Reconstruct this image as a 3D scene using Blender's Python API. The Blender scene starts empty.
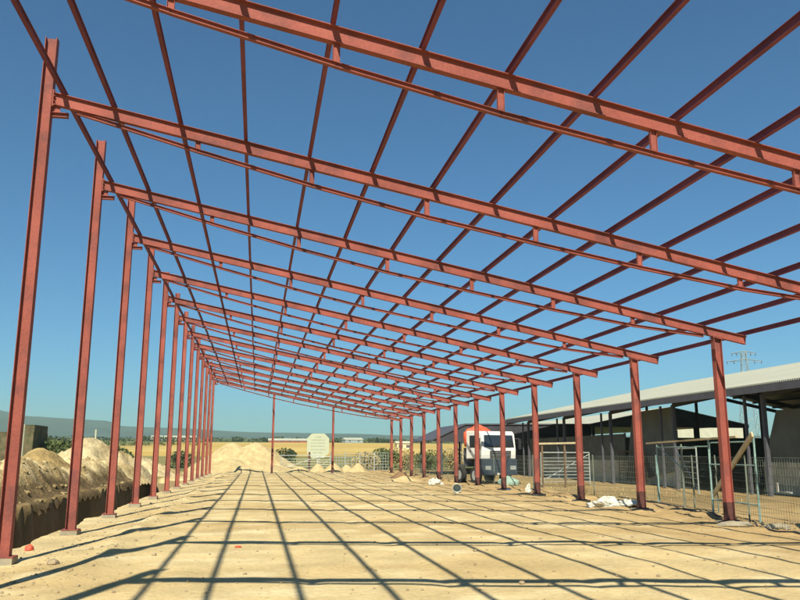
import bpy, math, random
import numpy as np
from mathutils import Vector, Matrix
random.seed(7); rng = np.random.default_rng(7)
S = bpy.context.scene
COL = S.collection
R = math.radians

# ------------------------------------------------------------------ noise
def _hash(ix, iy, seed):
    h = (ix.astype(np.int64) * 374761393 + iy.astype(np.int64) * 668265263 + seed * 982451653) & 0x7fffffff
    h = ((h ^ (h >> 13)) * 1274126177) & 0x7fffffff
    return ((h ^ (h >> 16)) & 0xffff) / 65535.0
def vnoise(x, y, seed=0):
    ix = np.floor(x); iy = np.floor(y); fx = x - ix; fy = y - iy
    fx = fx * fx * (3 - 2 * fx); fy = fy * fy * (3 - 2 * fy)
    a = _hash(ix, iy, seed); b = _hash(ix + 1, iy, seed); c = _hash(ix, iy + 1, seed); d = _hash(ix + 1, iy + 1, seed)
    return (a + (b - a) * fx) * (1 - fy) + (c + (d - c) * fx) * fy
def fbm(x, y, sc, seed=0, o=4):          # -1..1
    x = np.asarray(x, float); y = np.asarray(y, float)
    t = 0; a = 1; n = 0
    for i in range(o):
        t = t + a * vnoise(x / sc * 2 ** i, y / sc * 2 ** i, seed + i * 17); n += a; a *= .5
    return (t / n - .5) * 2
def sstep(a, b, x): t = np.clip((np.asarray(x, float) - a) / (b - a), 0, 1); return t * t * (3 - 2 * t)

# ------------------------------------------------------------------ mesh builder
class MB:
    def __init__(s): s.v = []; s.f = []
    def add(s, vs, fs):
        n = len(s.v); s.v += [tuple(v) for v in vs]; s.f += [tuple(i + n for i in f) for f in fs]; return s
    def box(s, x0, y0, z0, x1, y1, z1, M=None):
        vs = [Vector(p) for p in ((x0,y0,z0),(x1,y0,z0),(x1,y1,z0),(x0,y1,z0),(x0,y0,z1),(x1,y0,z1),(x1,y1,z1),(x0,y1,z1))]
        if M: vs = [M @ v for v in vs]
        return s.add(vs, [(0,3,2,1),(4,5,6,7),(0,1,5,4),(1,2,6,5),(2,3,7,6),(3,0,4,7)])
    def prof(s, pts, p0, p1, up=(0,0,1), side=None):
        """extrude a closed 2-D profile (a along side, b along up) from p0 to p1"""
        p0 = Vector(p0); p1 = Vector(p1); t = (p1 - p0).normalized(); up = Vector(up)
        sd = t.cross(up).normalized(); u = sd.cross(t).normalized()
        n = len(pts)
        vs = [p0 + sd * a + u * b for a, b in pts] + [p1 + sd * a + u * b for a, b in pts]
        fs = [(i, (i + 1) % n, n + (i + 1) % n, n + i) for i in range(n)]
        fs += [tuple(range(n - 1, -1, -1)), tuple(range(n, 2 * n))]
        return s.add(vs, fs)
    def ibeam(s, p0, p1, d, w, tf=.012, tw=.009, up=(0,0,1)):
        h = d / 2; b = w / 2; t = tw / 2
        return s.prof([(-b,-h),(b,-h),(b,-h+tf),(t,-h+tf),(t,h-tf),(b,h-tf),(b,h),(-b,h),(-b,h-tf),(-t,h-tf),(-t,-h+tf),(-b,-h+tf)], p0, p1, up)
    def bar(s, p0, p1, w, h, up=(0,0,1)):
        a = w / 2; b = h / 2; return s.prof([(-a,-b),(a,-b),(a,b),(-a,b)], p0, p1, up)
    def tube(s, p0, p1, r, n=8, up=(0,0,1), r1=None):
        p0 = Vector(p0); p1 = Vector(p1); t = (p1 - p0).normalized(); up = Vector(up)
        if abs(t.dot(up)) > .98: up = Vector((1,0,0))
        sd = t.cross(up).normalized(); u = sd.cross(t); r1 = r if r1 is None else r1
        c = [(math.cos(2*math.pi*i/n), math.sin(2*math.pi*i/n)) for i in range(n)]
        vs = [p0 + (sd*a + u*b)*r for a, b in c] + [p1 + (sd*a + u*b)*r1 for a, b in c]
        return s.add(vs, [(i,(i+1)%n,n+(i+1)%n,n+i) for i in range(n)] + [tuple(range(n-1,-1,-1)), tuple(range(n,2*n))])
    def blob(s, c, rx, ry, rz, seed=0, amp=.25, n=10, m=7, sc=1.0, zmin=None):
        """lumpy closed ellipsoid"""
        rr = random.Random(seed); ph = [rr.uniform(0, 6.28) for _ in range(9)]
        vs = []; fs = []
        for j in range(m + 1):
            th = math.pi * j / m
            for i in range(n):
                a = 2 * math.pi * i / n
                k = 1 + amp * (math.sin(3*a+ph[0]+2*th)*.5 + math.sin(5*a+ph[1]-3*th)*.3 + math.sin(2*a+ph[2]+5*th)*.4 + rr.uniform(-.3,.3))
                z = c[2] + rz * math.cos(th) * k
                if zmin is not None: z = max(z, zmin)
                vs.append((c[0] + rx*math.sin(th)*math.cos(a)*k, c[1] + ry*math.sin(th)*math.sin(a)*k, z))
        for j in range(m):
            for i in range(n):
                fs.append((j*n+i, (j+1)*n+i, (j+1)*n+(i+1)%n, j*n+(i+1)%n))
        return s.add(vs, fs)
    def leaves(s, c, rx, ry, rz, cnt, size, seed=0):
        rr = random.Random(seed)
        cl = [(rr.gauss(0,.45), rr.gauss(0,.45), rr.uniform(-.8,.9)) for _ in range(max(5, cnt//60))]
        for _ in range(cnt):
            q = rr.choice(cl); g = .28
            p = Vector((q[0]+rr.gauss(0,g), q[1]+rr.gauss(0,g), q[2]+rr.gauss(0,g)))
            if p.length > 1.15: p *= 1.15 / p.length
            p = Vector((c[0]+p.x*rx, c[1]+p.y*ry, max(.02, c[2]+p.z*rz)))
            a = Vector((rr.gauss(0,1), rr.gauss(0,1), rr.gauss(0,1))).normalized(); b = a.orthogonal().normalized(); t = a.cross(b)
            z = size * rr.uniform(.6, 1.3)
            s.add([p-b*z, p+t*z*.5, p+b*z, p-t*z*.5], [(0,1,2,3)])
        return s
    def obj(s, name, mat, parent=None, smooth=False, loc=None):
        me = bpy.data.meshes.new(name); me.from_pydata(s.v, [], s.f); me.update()
        if smooth: me.polygons.foreach_set('use_smooth', [True]*len(me.polygons))
        o = bpy.data.objects.new(name, me); COL.objects.link(o); me.materials.append(mat)
        if parent: o.parent = parent
        if loc: o.location = loc
        return o
def tag(o, label=None, cat=None, group=None, kind=None):
    if label: o['label'] = label
    if cat: o['category'] = cat
    if group: o['group'] = group
    if kind: o['kind'] = kind
    return o
def thing(name, label, cat, loc=(0,0,0), rz=0, group=None):
    o = bpy.data.objects.new(name, None); COL.objects.link(o); o.location = loc; o.rotation_euler = (0,0,rz)
    o.empty_display_size = .3
    return tag(o, label, cat, group)
def copy_tree(o, loc, rz, label, parent=None):
    c = o.copy(); COL.objects.link(c)
    if parent: c.parent = parent
    else: c.location = loc; c.rotation_euler = (0,0,rz); c['label'] = label
    for ch in [x for x in bpy.data.objects if x.parent == o]: copy_tree(ch, None, None, None, c)
    return c

# ------------------------------------------------------------------ materials
def mat(name, col, rough=.7, metal=0., var=.15, sc=3., bump=0., bsc=30., spec=.3, col2=None, thr=(.45,.62), attr=None, wave=None, sc2=25.):
    m = bpy.data.materials.new(name); m.use_nodes = True; nt = m.node_tree; N = nt.nodes; L = nt.links
    b = N['Principled BSDF']; b.inputs['Roughness'].default_value = rough; b.inputs['Metallic'].default_value = metal
    b.inputs['Specular IOR Level'].default_value = spec
    tc = N.new('ShaderNodeTexCoord')
    n1 = N.new('ShaderNodeTexNoise'); n1.inputs['Scale'].default_value = sc; n1.inputs['Detail'].default_value = 6
    L.new(tc.outputs['Object'], n1.inputs['Vector'])
    mr = N.new('ShaderNodeMapRange'); mr.inputs['From Min'].default_value = .3; mr.inputs['From Max'].default_value = .7
    mr.inputs['To Min'].default_value = 1 - var; mr.inputs['To Max'].default_value = 1 + var
    L.new(n1.outputs['Fac'], mr.inputs['Value'])
    n3 = N.new('ShaderNodeTexNoise'); n3.inputs['Scale'].default_value = sc2; n3.inputs['Detail'].default_value = 5
    L.new(tc.outputs['Object'], n3.inputs['Vector'])
    mr3 = N.new('ShaderNodeMapRange'); mr3.inputs['From Min'].default_value = .3; mr3.inputs['From Max'].default_value = .7
    mr3.inputs['To Min'].default_value = 1 - var*.7; mr3.inputs['To Max'].default_value = 1 + var*.7
    L.new(n3.outputs['Fac'], mr3.inputs['Value'])
    mu = N.new('ShaderNodeMath'); mu.operation = 'MULTIPLY'; L.new(mr.outputs[0], mu.inputs[0]); L.new(mr3.outputs[0], mu.inputs[1])
    sc_ = N.new('ShaderNodeVectorMath'); sc_.operation = 'SCALE'
    if attr:
        at = N.new('ShaderNodeAttribute'); at.attribute_name = attr; L.new(at.outputs['Color'], sc_.inputs[0])
    elif col2:
        mx = N.new('ShaderNodeMix'); mx.data_type = 'RGBA'
        n2 = N.new('ShaderNodeTexNoise'); n2.inputs['Scale'].default_value = sc * 1.7; n2.inputs['Detail'].default_value = 8
        L.new(tc.outputs['Object'], n2.inputs['Vector'])
        m2 = N.new('ShaderNodeMapRange'); m2.inputs['From Min'].default_value = thr[0]; m2.inputs['From Max'].default_value = thr[1]
        L.new(n2.outputs['Fac'], m2.inputs['Value']); L.new(m2.outputs[0], mx.inputs['Factor'])
        mx.inputs[6].default_value = (*col, 1); mx.inputs[7].default_value = (*col2, 1); L.new(mx.outputs[2], sc_.inputs[0])
    else: sc_.inputs[0].default_value = col
    L.new(mu.outputs[0], sc_.inputs['Scale']); L.new(sc_.outputs[0], b.inputs['Base Color'])
    if bump or wave:
        bp = N.new('ShaderNodeBump'); bp.inputs['Strength'].default_value = 1; bp.inputs['Distance'].default_value = bump or .02
        if wave:
            w = N.new('ShaderNodeTexWave'); w.bands_direction = wave[0]; w.inputs['Scale'].default_value = wave[1]; L.new(tc.outputs['Object'], w.inputs['Vector'])
            L.new(w.outputs['Fac'], bp.inputs['Height'])
        else:
            nb = N.new('ShaderNodeTexNoise'); nb.inputs['Scale'].default_value = bsc; nb.inputs['Detail'].default_value = 8; nb.inputs['Roughness'].default_value = .65
            L.new(tc.outputs['Object'], nb.inputs['Vector']); L.new(nb.outputs['Fac'], bp.inputs['Height'])
        L.new(bp.outputs[0], b.inputs['Normal'])
    return m
STEEL = mat('red oxide primer', (.250,.070,.053), .7, 0, .2, 1.1, .003, 30, .2, col2=(.17,.056,.048), thr=(.50,.66))
STEELP = mat('maroon purlin steel', (.165,.046,.066), .7, 0, .18, 1.1, .0, 40, .2, col2=(.12,.038,.06), thr=(.5,.7))  # whole purlins in a darker, more purple tone than the other steel
STEELD = mat('dark base coat', (.09,.035,.03), .7, 0, .2, 6)
CONC = mat('rough concrete', (.27,.23,.16), .9, 0, .15, 3, .01, 20, col2=(.22,.2,.15))
GALV = mat('galvanised steel', (.36,.40,.38), .5, .3, .12, 4)
TEAL = mat('teal scaffold paint', (.19,.29,.27), .55, 0, .2, 5)
DKGREEN = mat('green wire', (.13,.15,.12), .6, 0, .2, 5)
WOOD = mat('weathered timber', (.40,.33,.20), .8, 0, .2, 4, .003, 60)
BROWNWOOD = mat('brown timber', (.14,.09,.05), .8, 0, .2, 4)
CREAM = mat('cream roof sheet', (.38,.38,.30), .55, 0, .06, .3, .02, wave=('Y', 2.2))
UNDER = mat('roof underside steel', (.075,.075,.09), .8, 0, .15, 2)
NET = mat('dark shade net', (.11,.115,.10), .9, 0, .2, 1.5, .01, 14)
NETG = mat('grey green shade net', (.11,.12,.11), .9, 0, .2, .8, .03, 3)
DKROOF = mat('dark corrugated roof', (.07,.07,.085), .6, 0, .15, 1, .02, wave=('X', 3))
WALLC = mat('precast concrete wall', (.45,.43,.33), .9, 0, .12, 1.2, .006, 10, col2=(.34,.32,.24))
SAND = mat('pale sand', (.43,.34,.18), .95, 0, .12, 1.2, .05, 5, .1, col2=(.37,.28,.14))
SPOIL = mat('spoil earth', (.46,.35,.18), .95, 0, .32, .9, .22, 3, .1, attr='tint', sc2=9.)
GROUNDM = mat('ground soil', (.5,.4,.2), .95, 0, .16, .9, .035, 7, .1, attr='tint', sc2=11.)
FIELDM = mat('field crop', (.5,.4,.2), .95, 0, .12, .06, .0, 9, .1, attr='tint', sc2=.5)
HILLM = mat('distant hills', (.045,.075,.075), .95, 0, .25, .004, 0, 9, .1, sc2=.02)
LEAF = mat('olive foliage', (.075,.10,.035), .8, 0, .4, 1.2, 0, 9, .2)
LEAFD = mat('dark foliage', (.045,.065,.03), .8, 0, .4, .5, 0, 9, .2)
DRY = mat('dry grass', (.34,.27,.12), .9, 0, .3, 2)
WHITEP = mat('white cab paint', (.66,.66,.62), .35, 0, .05, 2, spec=.5)
BLACKP = mat('black plastic', (.03,.03,.035), .5, 0, .15, 3)
GLASS = mat('cab glass', (.02,.025,.03), .08, 0, .05, 1, spec=.8)
RUBBER = mat('tyre rubber', (.025,.025,.025), .9, 0, .1, 8)
REDTARP = mat('orange red tarpaulin', (.62,.10,.05), .6, 0, .15, 2, .02, 6)
PLAS = mat('white plastic sheet', (.52,.52,.45), .5, 0, .2, 4, .06, 7, spec=.4)
TARPG = mat('pale green tarpaulin', (.25,.36,.30), .6, 0, .15, 3, .02, 8)
PALE = mat('faded board paint', (.40,.42,.30), .7, 0, .05, 2)
GREYT = mat('faded lettering', (.29,.31,.24), .8, 0, .1, 2)
REDB = mat('red plastic', (.60,.09,.05), .5, 0, .15, 5)
STONEM = mat('loose stone', (.27,.21,.13), .95, 0, .25, 3, .01, 20)
STUC = mat('pale render wall', (.42,.41,.32), .9, 0, .08, 1)
TILE = mat('red tile', (.28,.10,.06), .9, 0, .2, 1)
STONEWALL = mat('old stone masonry', (.11,.09,.05), .95, 0, .35, .9, .06, 3, col2=(.06,.065,.03))

# ------------------------------------------------------------------ terrain
COLX0, COLX1 = -4.194, 12.584
def trench_mask(X, Y):
    e0 = -4.72 + .13*fbm(Y, Y*0+3, 1.3, 5, 4) - .12*np.exp(-((np.mod(Y-9.957+2.5,5)-2.5)/.5)**2)
    e1 = -8.3 + .5*fbm(Y, Y*0+9, 2.2, 8, 4)
    m = sstep(0, .22, e0 - X) * sstep(0, .35, X - e1) * sstep(64, 61, Y)
    return m
def height(X, Y, fine=True):
    X = np.asarray(X, float); Y = np.asarray(Y, float)
    z = .035*fbm(X, Y, 3.2, 1, 3) + .010*fbm(X, Y, .5, 2, 2)
    near = sstep(0, 4, Y) * sstep(95, 80, Y)
    # ridge of trodden earth along the left columns
    rx = -2.75 + .28*fbm(Y, Y*0, 3.0, 31, 3)
    rid = (.08 + .14*fbm(Y, Y*0+5, 2.0, 33, 3)) * np.exp(-((X - rx)/.24)**2) * (.35+.65*sstep(12, 16, Y))
    z = z + np.maximum(rid, 0) * near
    z = z - .06*sstep(-3.2, -4.2, X)*sstep(-12,-4.4,X)*near
    # churned earth round the right columns
    k = np.exp(-((X - 13.0)/1.3)**2) * near
    z = z + k*(.19*fbm(X, Y, .8, 41, 5) + .05)
    pit = 0
    for i in range(-1, 14):
        yc = 9.957 + 5*i
        pit = pit + np.exp(-(((X-COLX1-.25)/.55)**2 + ((Y-yc+.1)/.45)**2))
    z = z - .24*pit + .12*np.exp(-((X-12.1)/.35)**2)*np.maximum(fbm(X,Y,1.2,43,3),-.2)*near
    # yard on the right
    yd = sstep(14, 17, X)*sstep(90, 70, Y)
    z = z + yd*(.06*fbm(X, Y, 5, 51, 4) - .05)
    # left of trench
    lf = sstep(-8.0, -9.0, X) * near
    z = z + lf*.1*fbm(X, Y, 1.5, 61, 4)
    for x0, a_, w_ in ((1.2,.5,13.),(5.6,.9,17.),(9.3,.6,11.)):
        for o_ in (-.95,.95):
            z = z - .022*np.exp(-((X - x0 - o_ - a_*np.sin(Y/w_+x0) - .012*Y)/.13)**2)*near
    z = z - 2.3*trench_mask(X, Y)*(1 + .08*fbm(X, Y, 1.2, 66, 3))
    # far slope
    far = np.maximum(Y - 95, 0)
    z = z + .0209*far*sstep(95, 130, Y) - np.maximum(Y-1300,0)*.0209
    z = z + sstep(110, 400, np.abs(Y))*.8*fbm(X, Y, 160, 71, 2)
    return z
def axis(core0, core1, step, far0, far1, g=1.13):
    a = list(np.arange(core0, core1 + 1e-6, step)); s = step
    while a[-1] < far1: s *= g; a.append(a[-1] + s)
    s = step; lo = []
    x = core0
    while x > far0: s *= g; x -= s; lo.append(x)
    return np.array(lo[::-1] + a)
xs = axis(-10.0, 17.0, .12, -2600, 2600, 1.12)
ys = np.concatenate([axis(7, 34, .12, -1500, 34)[:-1], np.arange(34, 98, .25), axis(98, 98.5, .25, 98, 3200, 1.06)[1:]])
ys = np.unique(np.round(ys, 4))
GX, GY = np.meshgrid(xs, ys); GZ = height(GX, GY)
nx, ny = len(xs), len(ys)
GK = np.array([.76,.745,.72])
def lerp(a, b, t): return a + (b - a) * t[..., None]
C = lambda *c: np.array(c, float)
def ground_col(X, Y):
    t1 = sstep(-.25, .35, fbm(X/1.6, Y, 2.6, 101, 5)); t2 = sstep(.05, .5, fbm(X, Y*1.4, 1.1, 103, 5))
    c = lerp(C(.61,.485,.26), C(.54,.41,.205), t1); c = lerp(c, C(.72,.61,.37), t2*.8)
    # browner to the right and far
    rt = sstep(5, 13, X + 2.5*fbm(X, Y, 4, 105, 4)) ; c = lerp(c, C(.44,.30,.14), rt*.75)
    k = np.exp(-((X - 13.1)/1.2)**2)*sstep(-.3,.4,fbm(X,Y,1.0,107,4)); c = lerp(c, C(.26,.18,.09), k*.7)
    yard = sstep(14, 16.5, X); c = lerp(c, lerp(C(.40,.29,.14), C(.30,.22,.11), sstep(-.3,.3,fbm(X*.5,Y,4,109,4))), yard)
    lft = sstep(-3.6, -4.3, X); c = lerp(c, C(.60,.49,.28), lft*.5)
    out = sstep(-7.0, -7.4, X); c = lerp(c, lerp(C(.34,.26,.12), C(.16,.17,.06), sstep(-.2,.3,fbm(X,Y,5,111,4))), out)
    edge = np.exp(-((X+8.6)/1.1)**2)*sstep(66,60,Y); c = lerp(c, lerp(C(.22,.15,.07), C(.33,.24,.12), sstep(-.1,.4,fbm(X,Y,.9,115,4))), edge*out)
    far = sstep(86, 96, Y); c = lerp(c, lerp(C(.32,.26,.12), C(.14,.16,.07), sstep(-.3,.2,fbm(X,Y,12,113,4))), far)
    return c*GK
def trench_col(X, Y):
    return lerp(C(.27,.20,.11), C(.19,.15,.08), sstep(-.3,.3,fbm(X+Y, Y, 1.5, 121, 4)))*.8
def field_col(X, Y):
    w = Y + 30*fbm(X, Y, 220, 131, 3) + .05*X
    gold = lerp(C(.50,.35,.10), C(.56,.42,.15), sstep(-.3,.3,fbm(X*.2,Y,40,133,4)))
    green = lerp(C(.13,.16,.06), C(.24,.22,.09), sstep(-.3,.3,fbm(X*.3,Y,25,135,4)))
    c = lerp(green, gold, sstep(165, 180, w)*sstep(-60, -30, X))
    c = lerp(c, gold*.9, sstep(230, 245, w)*sstep(330,310,w)*sstep(-20,-50,X))
    c = lerp(c, green, sstep(520, 540, w))
    return c*GK
def sub_mesh(name, cellmask, colfn, material, kind='structure', label=None, cat=None):
    jj, ii = np.nonzero(cellmask)
    a = jj*nx + ii; q = np.stack([a, a+1, a+nx+1, a+nx], 1)
    used, inv = np.unique(q.ravel(), return_inverse=True)
    X = GX.ravel()[used]; Y = GY.ravel()[used]; Z = GZ.ravel()[used]
    me = bpy.data.meshes.new(name); me.vertices.add(len(used)); me.vertices.foreach_set('co', np.stack([X,Y,Z],1).ravel())
    nf = len(q); me.loops.add(nf*4); me.loops.foreach_set('vertex_index', inv.astype(np.int32).ravel())
    me.polygons.add(nf); me.polygons.foreach_set('loop_start', np.arange(0, nf*4, 4, dtype=np.int32))
    me.polygons.foreach_set('use_smooth', np.ones(nf, bool)); me.update(calc_edges=True)
    at = me.color_attributes.new('tint', 'FLOAT_COLOR', 'POINT')
    at.data.foreach_set('color', np.concatenate([colfn(X, Y), np.ones((len(used),1))], 1).ravel())
    o = bpy.data.objects.new(name, me); COL.objects.link(o); me.materials.append(material); o['kind'] = kind
    if label: o['label'] = label
    return o
cx = (GX[:-1,:-1] + GX[1:,1:])/2; cy = (GY[:-1,:-1] + GY[1:,1:])/2; cz = (GZ[:-1,:-1]+GZ[1:,1:])/2
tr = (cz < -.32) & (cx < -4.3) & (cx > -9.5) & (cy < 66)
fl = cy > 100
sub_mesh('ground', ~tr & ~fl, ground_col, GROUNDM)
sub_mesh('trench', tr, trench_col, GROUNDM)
sub_mesh('field', fl, field_col, FIELDM)

# hills: polar relief, 1.6 to 3.6 km away
def hills():
    us = [-900,-300,0,14,27,60,112,125,160,210,250,320,400,500,700,900,1700]
    yy = [405,404,411,414,417,419,422,427,429,431,432.5,434,436,437,436,434,436]
    na, nr = 420, 14; A = np.linspace(R(-68), R(72), na); rr = np.linspace(1500, 3600, nr)
    vs = []
    for i, r in enumerate(rr):
        k = math.sin(min(1, i/9)*math.pi/2)
        for j, a in enumerate(A):
            b = a - .1766; b = max(-1.2, min(1.2, b)); u = 400 + 785*math.tan(b)
            y = np.interp(u, us, yy) + .8*fbm(np.array([u]), np.array([0.]), 60, 7, 4)[0]
            d = 3000*math.cos(b); z = 1.79 + (454 - y)/785*d*(1)
            z = z*k*(r/3000 if i <= 9 else 1) + (fbm(np.array([a*r]), np.array([r]), 500, 9, 4)[0])*9*k*(0 if i >= 9 else 1)
            if i > 9: z -= (i-9)*12
            vs.append((r*math.sin(a), r*math.cos(a), z - (6 if i == 0 else 0)))
    fs = [(i*na+j, i*na+j+1, (i+1)*na+j+1, (i+1)*na+j) for i in range(nr-1) for j in range(na-1)]
    m = MB(); m.add(vs, fs); o = m.obj('hills', HILLM, smooth=True); o['kind'] = 'structure'
hills()

# ------------------------------------------------------------------ heaps (height-field lumps with a skirt below the ground)
def heap(name, label, cat, cx_, cy_, rx, ry, h, material, seed, peaks=None, group=None, n=64, rough=.12, col=None, flat=1.0):
    g = np.linspace(-1.15, 1.15, n); U, V = np.meshgrid(g, g)
    X = cx_ + U*rx; Y = cy_ + V*ry
    H = np.zeros_like(U)
    for (pu, pv, ph, pr) in (peaks or [(0,0,1,1)]):
        d = np.sqrt(((U-pu)/pr)**2 + ((V-pv)/pr)**2)
        d = d*(1 + .12*fbm(U*3+seed, V*3, 1., seed+3, 3))
        H = np.maximum(H, ph*np.clip(1 - d, -.3, 1)**1)
    H = np.where(H > .82, .82 + (H-.82)*.5, H) * h
    H = H + rough*fbm(X, Y, .9, seed, 5)*np.clip(H*2/h, 0, 1)
    r = np.sqrt(U*U+V*V); H = H - sstep(.93, 1.12, r)*.35
    Z = H - .12 + np.where(H > 0, .0, 0)
    m = MB(); m.add(np.stack([X-cx_, Y-cy_, Z], -1).reshape(-1,3).tolist(), [(j*n+i, j*n+i+1, (j+1)*n+i+1, (j+1)*n+i) for j in range(n-1) for i in range(n-1) if min(Z[j,i],Z[j+1,i],Z[j,i+1],Z[j+1,i+1]) > -.42])
    o = m.obj(name, material, smooth=True, loc=(cx_, cy_, 0)); tag(o, label, cat, group)
    if col is not None:
        at = o.data.color_attributes.new('tint', 'FLOAT_COLOR', 'POINT')
        at.data.foreach_set('color', np.concatenate([col(X.ravel(), Y.ravel(), Z.ravel()), np.ones((n*n,1))],1).ravel())
    return o
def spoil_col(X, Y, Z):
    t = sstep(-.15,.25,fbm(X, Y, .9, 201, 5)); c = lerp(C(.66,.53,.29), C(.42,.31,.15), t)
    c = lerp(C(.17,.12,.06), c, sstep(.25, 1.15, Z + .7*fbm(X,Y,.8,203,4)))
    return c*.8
def chalk_col(X, Y, Z):
    return lerp(C(.60,.50,.30), C(.42,.32,.16), sstep(-.1,.3,fbm(X, Y, 1.6, 211, 5)))*GK
# spoil bank along the trench: ridge with clods
def bank():
    bx = np.arange(-16.5, -7.95, .11); by = np.concatenate([np.arange(2, 46, .14), np.arange(46, 66, .25)])
    X, Y = np.meshgrid(bx, by)
    crest = (1.02 + .5*fbm(Y, Y*0, 9, 221, 3) + .35*fbm(X, Y, 4, 223, 3))*sstep(66, 58, Y)*sstep(2, 6, Y)
    crest = crest*(.72+.28*sstep(22, 40, Y))
    e = -8.35 + .3*fbm(Y, Y*0+2, 1.3, 225, 4)
    prof = sstep(0, 1.9, e - X)*sstep(-16.3, -13.0, X)
    Z = prof*crest*1.15 + .34*fbm(X, Y, .9, 227, 5)*np.clip(prof*3,0,1) + .16*(np.abs(fbm(X, Y, .5, 229, 4))*2-.5)*np.clip(prof*3,0,1) - .06
    Z = Z - .5*(1 - sstep(-.35, .05, e - X))
    n1, n2 = len(bx), len(by)
    m = MB(); m.add(np.stack([X,Y,Z],-1).reshape(-1,3).tolist(), [(j*n1+i, j*n1+i+1, (j+1)*n1+i+1, (j+1)*n1+i) for j in range(n2-1) for i in range(n1-1) if max(Z[j,i],Z[j+1,i],Z[j,i+1],Z[j+1,i+1]) > -.3])
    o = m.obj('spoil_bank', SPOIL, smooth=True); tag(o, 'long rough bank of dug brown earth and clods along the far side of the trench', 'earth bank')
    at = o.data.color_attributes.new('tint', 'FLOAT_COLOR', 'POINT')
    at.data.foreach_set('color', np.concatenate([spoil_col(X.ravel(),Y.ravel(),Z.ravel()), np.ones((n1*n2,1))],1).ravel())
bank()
def clods():
    b = bpy.data.objects['spoil_bank']; co = np.empty(len(b.data.vertices)*3); b.data.vertices.foreach_get('co', co); co = co.reshape(-1,3)
    ok = np.nonzero((co[:,2] > -.15) & (co[:,0] > -14))[0]; m = MB(); rr = random.Random(5)
    for i in rr.choices(list(ok), k=800):
        x, y, z = co[i]; s_ = .035 + .15*rr.random()**3
        m.blob((x, y, z), s_*rr.uniform(.8,1.3), s_*rr.uniform(.8,1.4), s_*rr.uniform(.6,1), rr.random(), .3, 7, 5)
    o = m.obj('clods', CLOD, b); o['kind'] = 'stuff'
CLOD = mat('earth clods', (.22,.16,.08), .95, 0, .3, .7, .02, 12, .1, col2=(.34,.27,.14))
clods()
heap('earth_mound', 'tall mound of pale lumpy earth above the bank behind the third left column', 'mound', -12.3, 63, 4.6, 6, 3.35, SPOIL, 5, peaks=[(.0,0,1,1),(.55,-.35,.62,.6),(-.5,.2,.6,.6)], rough=.5, col=chalk_col)
heap('earth_mound', 'low whitish earth mound to the right of the tall pale mound', 'mound', -9.6, 71, 3.6, 4, 1.9, SPOIL, 6, peaks=[(0,0,1,1),(-.4,.3,.7,.6)], rough=.35, col=chalk_col)
heap('earth_mound', 'rounded ochre earth mound on the bank between the first two left columns', 'mound', -12.2, 49, 3.2, 4.5, 2.35, SPOIL, 8, rough=.3, col=lambda X,Y,Z: lerp(C(.50,.38,.17), C(.40,.29,.13), sstep(-.2,.3,fbm(X,Y,1.5,241,4)))*GK)
heap('sand_pile', 'large smooth pile of pale sand at the far left end of the steel frame', 'sand pile', -1.3, 90, 6.2, 6, 3.5, SAND, 11, peaks=[(-.22,0,.97,.85),(.18,-.05,1,.85),(-.6,-.1,.45,.5)], rough=.2, n=90)
for (x_, y_, rx_, h_, sd, lb) in ((4.3,82.0,1.5,.85,21,'small heap of pale sand left of and below the octagonal board'),(6.2,82.3,1.1,1.05,22,'small heap of pale sand beside the right gable column'),
        (7.75,81.6,1.25,1.15,23,'small heap of pale sand just right of the second gable column'),(9.1,82.1,1.05,1.0,24,'small heap of pale sand, last but one before the grid fence end'),(10.2,81.8,1.2,1.15,25,'rightmost small heap of pale sand in front of the grid fence')):
    heap('sand_heap', lb, 'sand heap', x_, y_, rx_, 1.3, h_, SAND, sd, group='row of small sand heaps beyond the frame', n=36, rough=.15)
# low berm under the last rafter shadow
heap('sand_berm', 'low berm of loose sand in front of the large sand pile', 'sand berm', -1.4, 85.2, 5.4, 5.2, 1.5, SAND, 31, peaks=[(-.25,0,1,.85),(.35,.05,.8,.7)], rough=.15)
heap('earth_heap', 'low heap of pale soil beside the tenth right column, next to white rubbish', 'soil heap', 9.9, 53.5, 1.6, 1.2, .55, SAND, 33, rough=.2, n=30)
heap('earth_heap', 'dark brown soil heap among the far right columns', 'soil heap', 11.0, 61, 1.1, 1.0, .6, SPOIL, 34, rough=.2, n=30, col=lambda X,Y,Z: lerp(C(.22,.13,.07), C(.16,.1,.05), sstep(-.2,.3,fbm(X,Y,1,251,4))))

# loose stones on the pad: uncountable
m = MB(); rr = random.Random(3)
for _ in range(4200):
    y = 8 + 38*rr.random()**1.8; x = rr.uniform(-4.4, 14.5)
    if rr.random() < .5: x = rr.choice([rr.gauss(-3.2,.6), rr.gauss(13,.9)])
    s_ = .008 + .022*rr.random()**3
    if rr.random() < .02: s_ *= 1.8
    z = float(height(np.array([x]), np.array([y]))[0]);
    if z < -.5: continue
    m.blob((x, y, z + s_*.3), s_, s_*rr.uniform(.7,1.2), s_*.6, rr.random(), .2, 6, 4)
tag(m.obj('gravel', STONEM), kind='stuff')
def gz(x, y): return float(height(np.array([float(x)]), np.array([float(y)]))[0])

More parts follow.
